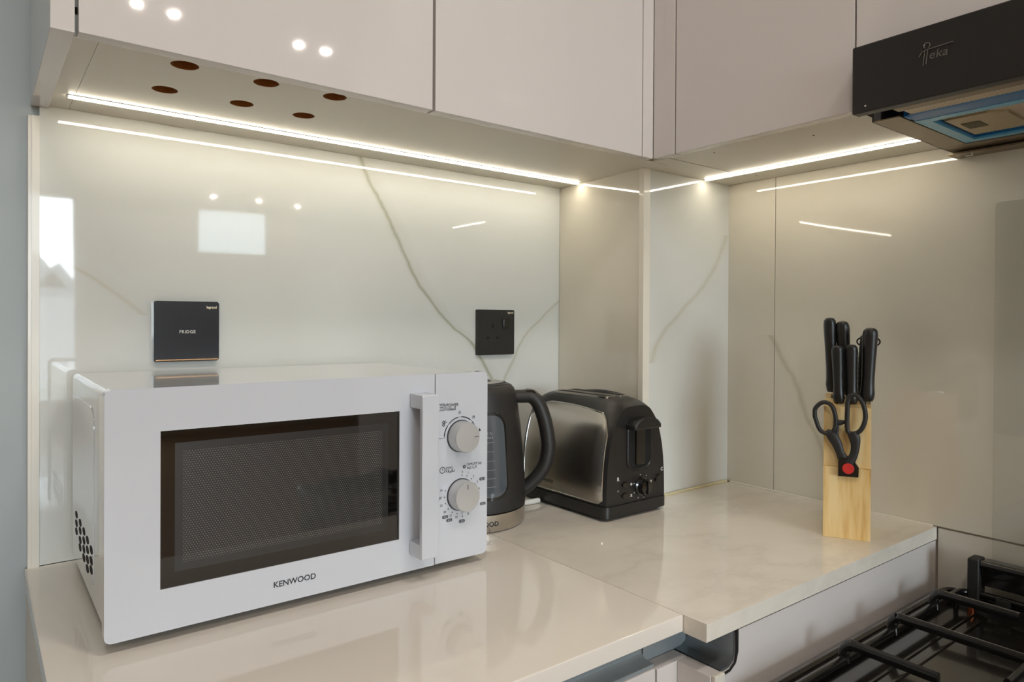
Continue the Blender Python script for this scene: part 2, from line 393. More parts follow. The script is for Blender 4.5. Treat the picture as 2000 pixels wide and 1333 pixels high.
# far room seen only as reflections
def window(n, mb_frame, glass, gm=None):
    f = struct(mb_frame, 'window_%d' % n, CARC); glass.build('pane', gm or glassmat('window_glass', (.97, .99, .99), .6), f)
def yframe(x0, x1, z0, z1, mull):
    m = MB(); y0, y1 = ROOM_Y - .06, ROOM_Y + .01
    for a in [x0, x1 - .05] + mull: m.box(a, a + .05, y0, y1, z0, z1)
    m.box(x0, x1, y0, y1, z1 - .04, z1).box(x0, x1, y0, y1, z0, z0 + .05); return m
struct(MB().plate([(ROOM_X0, 0), (ROOM_X1, 0), (ROOM_X1, CEIL), (ROOM_X0, CEIL)],
                  [[(-1.6, .32), (.88, .32), (.88, 2.57), (-1.6, 2.57)], [(2.04, 1.98), (2.88, 1.98), (2.88, 2.57), (2.04, 2.57)]], ROOM_Y - .1, ROOM_Y, XZ), 'wall_front', CREAMWALL)
window(1, yframe(-1.6, .88, .32, 2.57, [-.4]), B(-1.55, .83, ROOM_Y - .04, ROOM_Y - .035, .37, 2.53))
window(2, yframe(2.04, 2.88, 1.98, 2.57, []), B(2.09, 2.83, ROOM_Y - .04, ROOM_Y - .035, 2.03, 2.53), glassmat('tinted_window_glass', (.55, .58, .58), .6))
struct(B(ROOM_X0 - .1, ROOM_X0, ROOM_Y, .1, 0, CEIL), 'wall_left', mat('tan_paint', (168, 148, 122), .5, vary=.04, nscale=4))
struct(B(ROOM_X1, ROOM_X1 + .1, ROOM_Y, .1, 0, CEIL), 'wall_end', CREAMWALL)
# gabled house outside the far window
hs = thing('gabled_house', 'grey gabled house mirrored in the far window reflection', 'house', (4.2, -60, -4))
MB().prism([(1.5, -4), (8.5, -4), (8.5, 2.6), (1.5, 2.6)], -60, -66, XZ).build('house_wall', mat('house_render', (150, 152, 156), .8), hs)
for px, pz, hw in ((3.4, 6.2, 2.0), (4.9, 5.3, 2.2)):
    MB().prism([(px - hw, pz - hw * 1.45), (px + hw, pz - hw * 1.45), (px, pz)], -60.3, -66, XZ).build('roof', mat('slate_roof', (112, 116, 122), .8), hs)
struct(B(-90, 90, -200, ROOM_Y - 1, -4.2, -4), 'ground', mat('outside_ground', (108, 112, 104), .9))

# downlights
DOWN = [(.561, -2.944, 'leftmost'), (.712, -2.956, 'second from left'), (1.291, -2.95, 'third from left'), (1.429, -2.944, 'fourth from left')]
FAR = [(2.365, -2.92), (2.501, -2.92), (2.13, -7.2), (2.62, -7.2), (3.1, -7.25), (-.9, -2.95), (-.75, -2.95)]
for i, q in enumerate(DOWN + FAR):
    x, y = q[:2]; near = False
    lab = 'round ceiling downlight, %s of the four mirrored in the long cabinet door' % q[2] if i < 4 else 'round recessed ceiling downlight behind or above the viewpoint'
    d = thing('ceiling_downlight', lab, 'downlight', (x, y, CEIL), 'ceiling downlights')
    MB().lathe([(.034, -.001), (.046, -.001), (.046, -.004), (.034, -.006), (.034, -.001)], (x, y, CEIL), 24, caps=False).build('bezel', CARC, d)
    l = bpy.data.lights.new('downlight_lamp', 'AREA'); l.shape = 'DISK'; l.size = .06 if near else .038; l.energy = NEAR_POWER if near else DOWN_POWER; l.color = (1, .91, .81)
    o = bpy.data.objects.new('downlight_lamp', l); COL.objects.link(o); o.parent = d; o.location = (0, 0, -.003)

for x, lab in ((-.25, 'added round fill lamp on the ceiling over the left of the kitchen aisle'), (.62, 'added round fill lamp on the ceiling over the aisle in front of the cooker')):
    d = thing('added_fill_lamp', lab, 'fill lamp', (x, -1.42, CEIL), 'added fill lamps')  # unseen lamp added to lift the light on worktops and doors
    MB().lathe([(.150, -.001), (.165, -.001), (.165, -.018), (.150, -.020), (.150, -.001)], (x, -1.42, CEIL), 32, caps=False).build('bezel', CARC, d)
    l = bpy.data.lights.new('aisle_fill_light', 'AREA'); l.shape = 'DISK'; l.size = .30; l.energy = NEAR_POWER; l.color = (1, .945, .885)
    o = bpy.data.objects.new('aisle_fill_light', l); COL.objects.link(o); o.parent = d; o.location = (0, 0, -.010)

# ================================================================== WALL CABINETS
YF = -.3105; XF = .926; TOPZ = 2.35
def cab_bottom_left(x0, x1, holes):
    return MB().plate([(x0, -.291), (x1, -.291), (x1, -.001), (x0, -.001)], [circ(a, b, .0147, 28) for a, b in holes], ZS + .0003, ZS + .012, XY)
HOLES = [(.1842, -.2746), (.1843, -.1706), (.2746, -.2737), (.2756, -.1733), (.3602, -.276), (.3591, -.1728)]
c1 = thing('wall_cabinet', 'long white gloss wall cabinet door with vent holes beneath, above the microwave', 'cabinet', (.27, -.15, ZS))
B(.0562, .0766, YF, -.001, ZS - .0025, TOPZ, .0008).build('end_panel', GLOSSW, c1)
B(.0766, .099, -.291, -.001, ZS + .0003, ZS + .03).build('side_board', CARC, c1)
cab_bottom_left(.0994, .4854, HOLES).build('bottom_board', CARC, c1)
B(.0772, .4845, -.291, -.001, ZS + .022, TOPZ, .0005).build('carcass', CARC, c1)
for a, b in HOLES:
    MB().lathe([(.0146, .0006), (.0146, .0115), (.0001, .0115)], (a, b, ZS), 28, caps=False).build('vent_hole', MDF, c1)
B(.0795, .4838, YF, YF + .019, ZS - .001, TOPZ - .003, .0012).build('door', GLOSSW, c1)
c2 = thing('wall_cabinet', 'white gloss wall cabinet left of the corner, above kettle and toaster', 'cabinet', (.69, -.15, ZS))
B(.48545, .985, -.291, -.001, ZS + .0003, TOPZ).build('carcass', CARC, c2)
B(.4876, .8978, YF, YF + .019, ZS - .001, TOPZ - .003, .0012).build('door', GLOSSW, c2)
cf = thing('corner_post', 'narrow white gloss filler post joining the two runs of wall cabinets', 'filler post', (.915, -.33, ZS))
MB().box(.8996, XF, YF, YF + .018, ZS - .001, TOPZ, .0012).build('front_board', GLOSSW, cf)
MB().box(XF, XF + .018, -.3566, YF - .0002, ZS - .001, TOPZ, .0012).build('return_board', GLOSSW, cf)
c3 = thing('wall_cabinet', 'white gloss wall cabinet between corner post and cooker hood', 'cabinet', (1.08, -.45, ZS))
B(.945, XB - .001, -.6575, -.2925, ZS + .0003, TOPZ).box(.9855, XB - .001, -.2925, -.2482, ZS + .0003, TOPZ).build('carcass', CARC, c3)
B(XF, XF + .018, -.6568, -.3588, ZS - .001, TOPZ - .003, .0012).build('door', GLOSSW, c3)
for a, b in ((1.19, -.34), (1.0, -.56), (.975, -.40)):
    MB().lathe([(.0014, -.0002), (.0014, .0008)], (a, b, ZS), 10).build('screw_hole', BLACKHOLE, c3)
B(.946, 1.12, -.3285, -.3273, ZS - .0004, ZS + .001).build('board_joint', CARCL, c3)
c4 = thing('wall_cabinet', 'white gloss wall cabinet directly above the black cooker hood', 'cabinet', (1.08, -.97, ZS + .09))
B(.945, XB - .001, -1.262, -.6585, ZS + .0925, TOPZ).build('carcass', CARC, c4)
B(XF, XF + .018, -1.26, -.6592, ZS + .06, TOPZ - .003, .0012).build('door', GLOSSW, c4)

def led(name, a, b, label):
    """a,b end points (x,y) under the cabinets"""
    t = thing(name, label, 'led strip', ((a[0] + b[0]) / 2, (a[1] + b[1]) / 2, ZS - .004), 'under-cabinet led strips')
    if abs(a[0] - b[0]) > abs(a[1] - b[1]):
        B(a[0], b[0], a[1] - .0055, a[1] + .0055, ZS - .0006, ZS + .0002).build('channel', ALU, t)
        B(a[0] + .002, b[0] - .001, a[1] - .0036, a[1] + .0036, ZS - .0024, ZS - .0006).build('diffuser', LEDM, t)
    else:
        B(a[0] - .0055, a[0] + .0055, b[1], a[1], ZS - .0006, ZS + .0002).build('channel', ALU, t)
        B(a[0] - .0036, a[0] + .0036, b[1] + .001, a[1] - .002, ZS - .0024, ZS - .0006).build('diffuser', LEDM, t)
led('led_strip', (.091, -.0702), (.9755, -.0702), 'long lit led strip under the cabinets above the microwave')
led('led_strip', (1.146, -.2545), (1.146, -.664), 'shorter lit led strip under the cabinet beside the cooker hood')

# ================================================================== COOKER HOOD
ZH = 1.4975
hd = thing('cooker_hood', 'black slide-out cooker hood with embossed maker name and blue-filmed grease filter', 'cooker hood', (1.06, -.96, ZH))
Y0, Y1 = -.6672, -1.262
B(.899, .9165, Y1, Y0, 1.4995, 1.5862, .0022, 3).build('front_panel', HOODM, hd)
B(.9175, .925, Y1 + .01, Y0 - .012, 1.512, 1.56).build('slide_board', HOODM, hd)
# body box above the frame
m = MB().box(.947, 1.228, Y1, Y0 - .004, 1.535, 1.60).box(.947, 1.228, Y0 - .0052, Y0 - .004, ZH, 1.54)
m.build('housing', HOODM, hd)
MB().box(.9476, 1.1675, -.7055, Y0 - .004, ZH, ZH + .0015).build('underside_frame', HOODU, hd)
B(1.1685, 1.228, Y1, Y0 - .004, ZH, ZH + .0015).build('underside_frame', HOODU, hd)
B(.9476, .9530, -.70, Y0 - .0055, ZH + .0015, 1.534).build('end_cap', BGLOSS, hd)
fl = MB().box(1.2, 1.2335, Y1, Y0 - .002, ZH - .006, ZH - .0035).build('wall_flange', HOODU, hd)
MB().lathe([(.006, -.0078), (.006, -.0058)], (1.216, -.694, ZH), 20).build('rivet', CHROME, fl)
B(.9168, .9345, Y1, -.7100, 1.4998, 1.5035, .0008).build('drawer_floor', HOODU, hd)
B(.9350, .9570, Y1, -.7160, 1.5003, 1.5013).build('drawer_mesh', FILTER, hd)
MB().prism([(.9570, 1.5005), (.9640, 1.4990), (.9900, 1.4988), (.9900, 1.5030), (.9640, 1.5040)], Y1, -.7080, lambda a, b, d: (a, d, b)).build('film_fold', DBLUE, hd)
B(.9560, .9750, -.7105, -.7070, 1.4985, 1.534).build('film_corner', DBLUE, hd)
# filter cassette with film
flt = MB().plate([(.9895, -.7065), (1.166, -.7065), (1.166, -1.222), (.9895, -1.222)], [[(1.006, -.722), (1.152, -.722), (1.152, -1.205), (1.006, -1.205)]], ZH + .0008, ZH + .006, XY).build('grease_filter', BLUE, hd)
MB().plate([(1.003, -.7195), (1.155, -.7195), (1.155, -1.208), (1.003, -1.208)], [[(1.009, -.725), (1.149, -.725), (1.149, -1.2), (1.009, -1.2)]], ZH + .0035, ZH + .007, XY).build('film_edge', DBLUE, flt)
B(1.008, 1.150, -1.202, -.724, ZH + .0068, ZH + .008).build('filter_mesh', FILTER, flt)
MB().prism([(1.030, -.728), (1.136, -.728), (1.136, -.775), (1.110, -.795), (1.050, -.795), (1.030, -.778)], ZH + .004, ZH + .0068, XY).build('latch_plate', mat('latch_plate_steel', (176, 160, 126), .4, metal=.3), flt)
B(1.062, 1.095, -.758, -.736, ZH + .0032, ZH + .0042).build('latch_slot', mat('latch_slot_dark', (88, 80, 52), .6), flt)
# embossed maker name on the front panel, read from -x side (text runs towards -y)
lg = MB(); mp = lambda a, b: (.8986, -.7515 - a, 1.5445 + b)
hx = lambda pts: [(.8984, -.7515 - a, 1.5445 + b) for a, b in pts]
lg.tube(hx([(-.003, .006), (0, .0105), (.006, .0122), (.034, .0132)]), .0007, 6)
lg.tube(hx([(.0035, .0118), (.0025, .004), (.0015, -.006)]), .0006, 6).tube(hx([(.0065, .012), (.0055, .004), (.0045, -.005)]), .0006, 6)
lg.tube(hx(arcpts((.0055, .0172), .0034, -60, 240, 14)), .0006, 6)
put_text(lg, 'eka', .0145, lambda a, b: mp(a + .0075, b), shear=.15, spacing=1.05)
lg.build('embossed_name', mat('hood_name_gloss', (128, 122, 116), .2, coat=.6, metal=.5), hd)
MB().lathe([(.0012, .0), (.0012, .0006)], (.899, -.685, 1.507), 10, 'X').build('panel_screw', CHROME, hd)

# glass splashback behind the cooker
gs = MB().prism(rrect(-1.30, -.7255, .80, 1.4144, .006), 1.2285, 1.2338, YZ)
one(gs, 'glass_splashback', glassmat('splashback_glass', (.985, .992, .988)), 'clear glass splashback on the wall behind the hob', 'splashback')

# ================================================================== WORKTOPS AND BASE UNITS
XS = .6307
w1 = one(B(.0506, XS, -.6148, -.0002, .8805, .90, .0016), 'stone_worktop', M_TOP, 'pale cream stone worktop under the microwave', 'worktop')
wt = MB().prism([(XS + .0008, -.0002), (.9645, -.0002), (.9645, -.2520), (XB - .0003, -.2520), (XB - .0003, -.6457), (XS + .0008, -.6457)], .8790, .8993, XY, .0016)
w2 = one(wt, 'stone_worktop', M_TOPR, 'grey-veined cream stone worktop carrying the toaster and knife block', 'worktop')
o2 = ORG[w2]
MB().tube([(.992, -.2515, .9005), (1.1, -.2512, .9012), (1.228, -.2505, .901)], [.003, .0024, .0032], 8).build('sealant', SEAL, w2)
MB().tube([(1.2325, -.258, .9005), (1.2325, -.45, .9), (1.2325, -.64, .9)], [.0026, .002, .002], 8).build('sealant', TRIM, w2)
bc = thing('base_cabinet', 'white handleless base cabinet with metal finger channel under the left worktop', 'cabinet', (.33, -.3, .1))
B(.0525, .6005, -.576, -.002, .1, .8795).build('carcass', CARC, bc)
B(.054, .326, -.6005, -.5795, .1, .842, .0012).build('door', GLOSSW, bc)
B(.3285, .6008, -.6005, -.5795, .1, .842, .0012).build('door', GLOSSW, bc)
def channel(path, ax, d0, d1):
    m = MB(); n = len(path); vs = []; fs = []
    for d in (d0, d1):
        for a, z in path: vs.append((d, a, z) if ax == 'x' else (a, d, z))
    for i in range(n - 1): fs.append((i, i + 1, n + i + 1, n + i))
    return m.add(vs, fs)
gp = [(-.5795, .8465), (-.574, .8445), (-.5675, .8452), (-.5632, .849), (-.562, .855), (-.562, .8795)]
ORG_C = bc
cc = channel([(a - .004, z) for a, z in gp], 'x', .054, .6585)
def solid(mb, t):
    b = bmesh.new(); vs = [b.verts.new(v) for v in mb.v]
    for f in mb.f: b.faces.new([vs[i] for i in f])
    bmesh.ops.recalc_face_normals(b, faces=b.faces[:]); bmesh.ops.solidify(b, geom=b.faces[:], thickness=t); o = MB().bm(b); b.free(); return o
B(.054, .6005, -.58, -.5765, .8425, .8795).build('channel_back', DARKALU, bc)
MB().prism([(-.598, .8425), (-.598, .8465), (-.585, .8475), (-.580, .852), (-.5785, .8425)], .054, .6005, lambda a, b, d: (d, a, b)).build('finger_channel', DARKALU, bc)
cu = thing('corner_unit', 'white corner base unit stepping out towards the cooker', 'cabinet', (.95, -.45, .1))
B(.6035, .657, -.6005, -.5795, .1, .84, .001).build('filler_board', GLOSSW, cu)
B(.638, .657, -.6462, -.6008, .1, .84, .001).build('return_board', GLOSSW, cu)
B(.6395, .6575, -.6515, -.6464, .1, .841, .001).build('edge_cap', CARC, cu)
B(.6035, .68, -.5795, -.575, .84, .8785).build('channel_back', DARKALU, cu)
MB().prism([(.682, .8785), (.6825, .853), (.679, .845), (.672, .841), (.659, .8405), (.659, .8385), (.674, .839), (.682, .843), (.6855, .8515), (.6855, .8785)], -.6440, -.576, lambda a, b, d: (a, d, b)).build('finger_channel', ALU, cu)
MB().prism([(.6885, .8770), (XB - .001, .8770), (XB - .001, .1), (.6585, .1), (.6585, .8365), (.674, .837), (.684, .842), (.6885, .852)], -.6445, -.628, XZ).build('end_panel', GLOSSW, cu)
MB().prism([(.6865, .8785), (.6905, .8785), (.6905, .853), (.686, .841), (.675, .8345), (.662, .8335), (.662, .8362), (.674, .837), (.6835, .843), (.6865, .853)], -.6459, -.6446, XZ).build('channel_edge', BMATTE, cu)

# ================================================================== GAS COOKER
gk = thing('gas_cooker', 'black gas cooker with enamel pan supports below the hood', 'cooker', (.93, -.96, 0))
CY0, CY1, CX0, CX1 = -.6645, -1.262, .63, 1.218
ZB = .813
B(CX0 + .012, CX1, CY1 + .006, CY0 - .008, .02, .786, .003).build('body', BGLOSS, gk)
m = MB().plate(rrect(CX0, CX1, CY1, CY0, .012), [rrect(CX0 + .016, CX1 - .016, CY1 + .016, CY0 - .016, .012)], .787, ZB - .002, XY)
m.tube([(a, b, ZB - .003) for a, b in rrect(CX0 + .006, CX1 - .006, CY1 + .006, CY0 - .006, .014)], .006, 8, closed=True)
hob = m.build('hob_rim', ENAMEL, gk)
B(CX0 + .014, CX1 - .014, CY1 + .014, CY0 - .014, .788, .799).build('hob_pan', ENAMEL, gk)
for yy in (-.722, -.738, -1.19, -1.205):
    B(CX0 + .06, CX1 - .05, yy - .002, yy + .002, .7985, .8012, .0009).build('pan_ridge', ENAMEL, gk)
BUR = [(.836, -.85, .034), (1.096, -.85, .028), (.836, -1.092, .028), (1.096, -1.092, .042)]
for bx, by, br in BUR:
    b_ = MB().lathe([(br + .012, 0), (br + .012, .004), (br, .008), (br, .016)], (bx, by, .799), 32).build('burner', mat('burner_alloy', (120, 114, 106), .4, metal=.8), gk)
    MB().lathe([(br + .002, .016), (br + .003, .019), (br, .022), (.001, .0235)], (bx, by, .799), 32).build('burner_cap', BMATTE, b_)
def support(y0, y1, sgn):
    """pan support: low rod frame with raised fingers; y0 outer rod, y1 inner rod"""
    z0, z1 = .8205, .8395; r = .0052
    ring = rrect(.665, 1.2, min(y0, y1), max(y0, y1), .02, 4)
    m = MB().tube([(a, b, z0) for a, b in ring], r, 10, closed=True)
    for fx in (.69, 1.175):
        for fy in (y0, y1): m.tube([(fx, fy, .7995), (fx, fy, z0)], .0036, 8)
    root = m.build('pan_support', IRON, gk)
    s = -1 if y1 < y0 else 1
    def finger(p):
        upv = (1, 0, 0) if abs(p[0][1] - p[-1][1]) > .01 else (0, 1, 0)
        MB().tube(spline(p, 5), .0068, 12, flat=.66, up=upv).build('finger', IRON, root)
    for fx, ln in ((.836, .104), (1.096, .104)):
        finger([(fx, y0, z0 - .004), (fx, y0 - .0005 * s, z0 + .010), (fx, y0 + s * .007, z1), (fx, y0 + s * .02, z1 + .001), (fx, y0 + s * ln, z1)])
        finger([(fx, y1, z0 - .004), (fx, y1 + .0005 * s, z0 + .010), (fx, y1 - s * .007, z1), (fx, y1 - s * .02, z1 + .001), (fx, y1 - s * .07, z1)])
    finger([(.964, y0, z0 - .004), (.964, y0 - s * .0005, z0 + .010), (.964, y0 + s * .007, z1), (.964, y0 + s * .02, z1 + .001), (.964, (y0 + y1) / 2, z1), (.964, y1 - s * .02, z1 + .001), (.964, y1 - s * .007, z1), (.964, y1, z0)])
    yc = BUR[0][1] if y0 > -.9 else BUR[2][1]
    finger([(.964, yc, z1), (.92, yc, z1), (.882, yc, z1)])
    finger([(.964, yc, z1), (1.01, yc, z1), (1.05, yc, z1)])
    finger([(.665, yc, z0 - .003), (.6655, yc, z0 + .01), (.673, yc, z1), (.69, yc, z1), (.79, yc, z1)])
    finger([(1.2, yc, z0 - .003), (1.1995, yc, z0 + .01), (1.192, yc, z1), (1.18, yc, z1), (1.142, yc, z1)])
support(-.6955, -.962, -1)
support(-1.238, -.972, 1)
# lid hinge rail at the wall
rl = MB().box(1.190, 1.2175, -.7205, -.7045, .812, .8745, .003, 3).build('hinge_block', BMATTE, gk)
B(1.190, 1.2175, -1.222, -1.206, .812, .8745, .003, 3).build('hinge_block', BMATTE, gk)
m = MB().box(1.196, 1.2175, -1.205, -.7215, .850, .873, .002).tube([(1.199, -1.205, .8665), (1.199, -.7215, .8665)], .0065, 12).box(1.2, 1.2175, -1.205, -.7215, .835, .850)
m.build('lid_rail', BGLOSS, gk)
B(1.19, 1.205, -.760, -.742, .813, .824, .002).build('rail_clip', BMATTE, gk)
MB().lathe([(.005, 0), (.005, .008), (.0025, .009), (.0025, .014), (.001, .0145)], (1.174, -.716, .799), 14).build('igniter', COPPER, gk)
for i in range(5):
    MB().lathe([(.021, 0), (.021, .004), (.017, .006), (.0155, .024), (.001, .026)], (CX0 + .012, -.74 - i * .11, .735), 24, 'X').build('control_knob', BMATTE, gk)

# ================================================================== SWITCH AND SOCKET
sw = thing('fridge_switch', 'blue-black square switch plate reading FRIDGE with bronze lower edge', 'switch', (.247, 0, 1.167))
MB().prism(rrect(.2024, .2915, 1.1675, 1.2560, .003), -.0003, -.0095, XZ, .0012).build('plate', NAVY, sw)
B(.2045, .2905, -.0105, -.0015, 1.1683, 1.1708, .0008).build('lower_strip', BRONZE, sw)
m = MB(); put_text(m, 'FRIDGE', .0062, lambda a, b: (.2470 + a, -.0099, 1.2090 + b), align='CENTER', spacing=1.12, bold=.00008).build('lettering', WINK, sw)
m = MB(); put_text(m, 'legrand', .0052, lambda a, b: (.2880 + a, -.0099, 1.2460 + b), align='RIGHT', spacing=.95, bold=.00016).build('maker_lettering', GINK, sw)
so = thing('wall_socket', 'black three-pin wall socket with small rocker above the kettle', 'socket', (.814, 0, 1.162))
MB().prism(rrect(.7696, .8590, 1.1625, 1.2515, .002), -.0003, -.0085, XZ, .0008).build('plate', SOCK, so)
HP = lambda x0, x1, z0, z1: B(x0, x1, -.0088, -.0078, z0, z1).build('pin_hole', BLACKHOLE, so)
HP(.8032, .8070, 1.2148, 1.2232); HP(.7908, .7972, 1.1945, 1.1985); HP(.8135, .8198, 1.1945, 1.1985)
B(.8300, .8445, -.0118, -.0075, 1.2150, 1.2335, .0012).build('rocker', BGLOSS, so)
B(.8298, .8318, -.0102, -.0080, 1.2145, 1.2340).build('rocker_gap', BLACKHOLE, so)
m = MB(); put_text(m, 'legrand', .0052, lambda a, b: (.8562 + a, -.0088, 1.2445 + b), align='RIGHT', spacing=.95, bold=.00016).build('maker_lettering', GINK, so)

# ================================================================== MICROWAVE
MX, MZ, MY = .0984, .912, -.3405
mw = thing('microwave_oven', 'white microwave oven with black window and two silver dials', 'microwave', (.327, -.18, .9))
W_, H_ = .4563, .2485
B(.1006, .5495, -.3225, -.035, .9165, 1.1575, .006, 3).build('casing', WENAM, mw)
B(.104, .546, -.3235, -.300, .914, 1.1595, .004, 3).build('front_flange', WENAM, mw)
for a in (.135, .515):
    for b in (-.29, -.075): MB().lathe([(.011, 0), (.012, .017)], (a, b, .9), 16).build('foot', BMATTE, mw)
lx = lambda a: MX + a
lz = lambda b: MZ + b
mwf = lambda a, b, d: (MX + a, MY + d, MZ + b)
door_out = [(0.3722, 0), (0.3722, H_)] + [(a, b) for a, b in arcpts((.007, H_ - .007), .007, 90, 180, 5)] + [(a, b) for a, b in arcpts((.007, .007), .007, 180, 270, 5)]
win = [(.0495, .0430), (.3212, .0430), (.3212, .2040), (.0495, .2040)]
dr = MB().plate(door_out, [win], 0, .0155, mwf).build('door', WPLAST, mw)
inner = [(.0632, .0580), (.3062, .0580), (.3062, .1905), (.0632, .1905)]
MB().plate([(.0496, .0431), (.3211, .0431), (.3211, .2039), (.0496, .2039)], [inner], .0012, .006, mwf).build('window_border', BGLASS, dr)
MB().prism(inner, .0012, .006, mwf).build('window_screen', SCREEN, dr)
def rtext(name, mat_, items, parent, off):
    m = MB()
    for it in items:
        if callable(it): it(m)
    return m.build(name, mat_, parent)
m = MB(); put_text(m, 'KENWOOD', .0092, lambda a, b: (lx(.1638 + a), MY - .0004, lz(.0186 + b)), spacing=1.0, bold=.00012).build('brand_lettering', INK, dr)
# handle: front bar with a wall on the far side and end blocks, hollow towards the window
hb = MB().box(.4338, .4580, MY - .0318, MY - .0245, .9335, 1.1375, .002).box(.4525, .4580, MY - .026, MY - .0002, .9335, 1.1375, .0012)
hb.box(.4338, .4560, MY - .027, MY - .0002, 1.1195, 1.1375, .0015).box(.4338, .4560, MY - .027, MY - .0002, .9335, .9515, .0015)
hb.build('handle', WPLAST, mw)
ctl = [(.3736, 0)] + arcpts((W_ - .007, .007), .007, 270, 360, 5) + arcpts((W_ - .007, H_ - .007), .007, 0, 90, 5) + [(.3736, H_)]
cp = MB().prism(ctl, .0155, 0, mwf, .0008).build('control_panel', WPLAST, mw)
B(.471, .4722, MY + .004, MY + .014, .915, 1.158).build('door_gap', BLACKHOLE, mw)
KN = ((.4124, .1641), (.4128, .0860))
for (ka, kb), tick in zip(KN, (2, 92)):
    k = MB().lathe([(.0215, .0), (.0215, .0012)], (lx(ka), MY - .0001, lz(kb)), 40, 'Y').build('dial_ring', INK, cp)
    kk = MB().lathe([(.0205, .0012), (.0198, .0165), (.0186, .0182), (.0001, .0186)], (lx(ka), MY, lz(kb)), 48, 'Y').build('dial', SILVER, mw)
    t = math.radians(tick); c, s_ = math.cos(t), math.sin(t)
    MB().tube([(lx(ka) + c * .010, MY - .0186, lz(kb) + s_ * .010), (lx(ka) + c * .0165, MY - .0186, lz(kb) + s_ * .0165)], .0005, 6).build('pointer', INKG, kk)
PM = lambda a0, b0: (lambda a, b: (lx(a0 + a), MY - .0004, lz(b0 + b)))
pk = MB()
def stroke(m, pts, r=.0004, closed=False): m.tube([(lx(a), MY - .0003, lz(b)) for a, b in pts], r, 5, closed=closed)
def disc(m, a, b, r): m.add([(lx(a + r * math.cos(q)), MY - .0004, lz(b + r * math.sin(q))) for q in [i * math.pi / 5 for i in range(10)]], [tuple(range(10))])
# POWER block
put_text(pk, 'POWER', .0056, PM(.3895, .2046), spacing=.98, bold=.00006)
put_text(pk, '\uFE94\uFED7\uFE8E\uFEC4\uFEDF\u0627', .0062, PM(.3895, .1996), bold=.00008)
stroke(pk, [(.3790, .2085), (.3862, .2085), (.3882, .2070), (.3882, .2015), (.3862, .2000), (.3790, .2000)], .0004)
for bz in (.2065, .2043, .2021): stroke(pk, [(.3800, bz), (.3818, bz + .0005), (.3836, bz - .0004), (.3856, bz + .0003), (.3872, bz)], .00032)
k1 = KN[0]; k2 = KN[1]
for a0, a1 in ((176, 143), (136, 99), (88, 53), (44, 20)): stroke(pk, arcpts(k1, .0256, a0, a1, 8), .00065)
for a in (180, 139.5, 93.5, 48): disc(pk, k1[0] + .0256 * math.cos(math.radians(a)), k1[1] + .0256 * math.sin(math.radians(a)), .0006)
def steam(a, n):
    x0 = k1[0] + .0312 * math.cos(math.radians(a)); z0 = k1[1] + .0312 * math.sin(math.radians(a))
    stroke(pk, [(x0 - .0022, z0), (x0 - .0012, z0 - .0010), (x0 + .0012, z0 - .0010), (x0 + .0022, z0)], .00028)
    for i in range(n): stroke(pk, [(x0 + (i - (n - 1) / 2) * .0013, z0 + .0002), (x0 + (i - (n - 1) / 2) * .0013, z0 + .0024)], .00028)
steam(139, 1); steam(93, 2); steam(48, 3)
stroke(pk, [(.3785, .1637), (.3840, .1637)], .0003)
x0 = k1[0] + .0292; stroke(pk, [(x0, k1[1] + .0040), (x0 + .0016, k1[1] + .0075), (x0 + .0032, k1[1] + .0040)], .0005, True); disc(pk, x0 + .0016, k1[1] + .0053, .0011)
for i in range(2): stroke(pk, [(a, b) for a, b in circ(.3858, .1845 - i * .0036, .0016, 10)], .0005, True)
# TIMER block
stroke(pk, circ(.3843, .1219, .0040, 18), .00042, True); stroke(pk, [(.3843, .1243), (.3843, .1218), (.3862, .1218)], .00036)
put_text(pk, '(min)', .0050, PM(.3893, .1228)); put_text(pk, '\uFE94\uFED8\uFEF4\uFED7\u062F', .0062, PM(.3893, .1178), bold=.00008)
stroke(pk, circ(.4186, .1222, .0017, 12), .0006, True)
put_text(pk, 'DEFROST (kg)', .0043, PM(.4222, .1233), spacing=.94); put_text(pk, '(kg) \uFEDB\uFEDE\uFEDF\u0627', .0046, PM(.4228, .1187))
for s, a in (('0', 85), ('1', 67), ('2', 47), ('3', 27), ('4', 8), ('5', -10), ('7', -46), ('8', -66), ('9', -84.5), ('10', -102.5), ('15', -121), ('20', -140), ('25', -160), ('30', -180), ('35', -199)):
    q = math.radians(a); disc(pk, k2[0] + .0254 * math.cos(q), k2[1] + .0254 * math.sin(q), .0008)
    put_text(pk, s, .0044, PM(k2[0] + .0302 * math.cos(q) - (.0016 if len(s) == 2 and abs(a) > 125 else 0), k2[1] + .0300 * math.sin(q) - .0016), align='CENTER')
tag(pk.build('dial_markings', INK, cp), kind='stuff')
bd = MB()
for a, b, s in ((.4478, .1022, '0.1'), (.4492, .0682, '0.2'), (.3888, .0598, '0.5'), (.3952, .0546, '0.4'), (.4152, .0500, '0.3')):
    bd.prism(rrect(a - .0046, a + .0046, b - .0021, b + .0021, .0019, 3), -.0001, -.0004, lambda p, q, d: (lx(p), MY + d, lz(q)))
tag(bd.build('weight_badges', INKG, cp), kind='stuff')
m = MB()
for a, b, s in ((.4478, .1022, '0.1'), (.4492, .0682, '0.2'), (.3888, .0598, '0.5'), (.3952, .0546, '0.4'), (.4152, .0500, '0.3')):
    put_text(m, s, .0036, lambda p, q, a=a, b=b: (lx(a + p), MY - .0006, lz(b - .0013 + q)), align='CENTER')
tag(m.build('badge_figures', WPLAST, cp), kind='stuff')
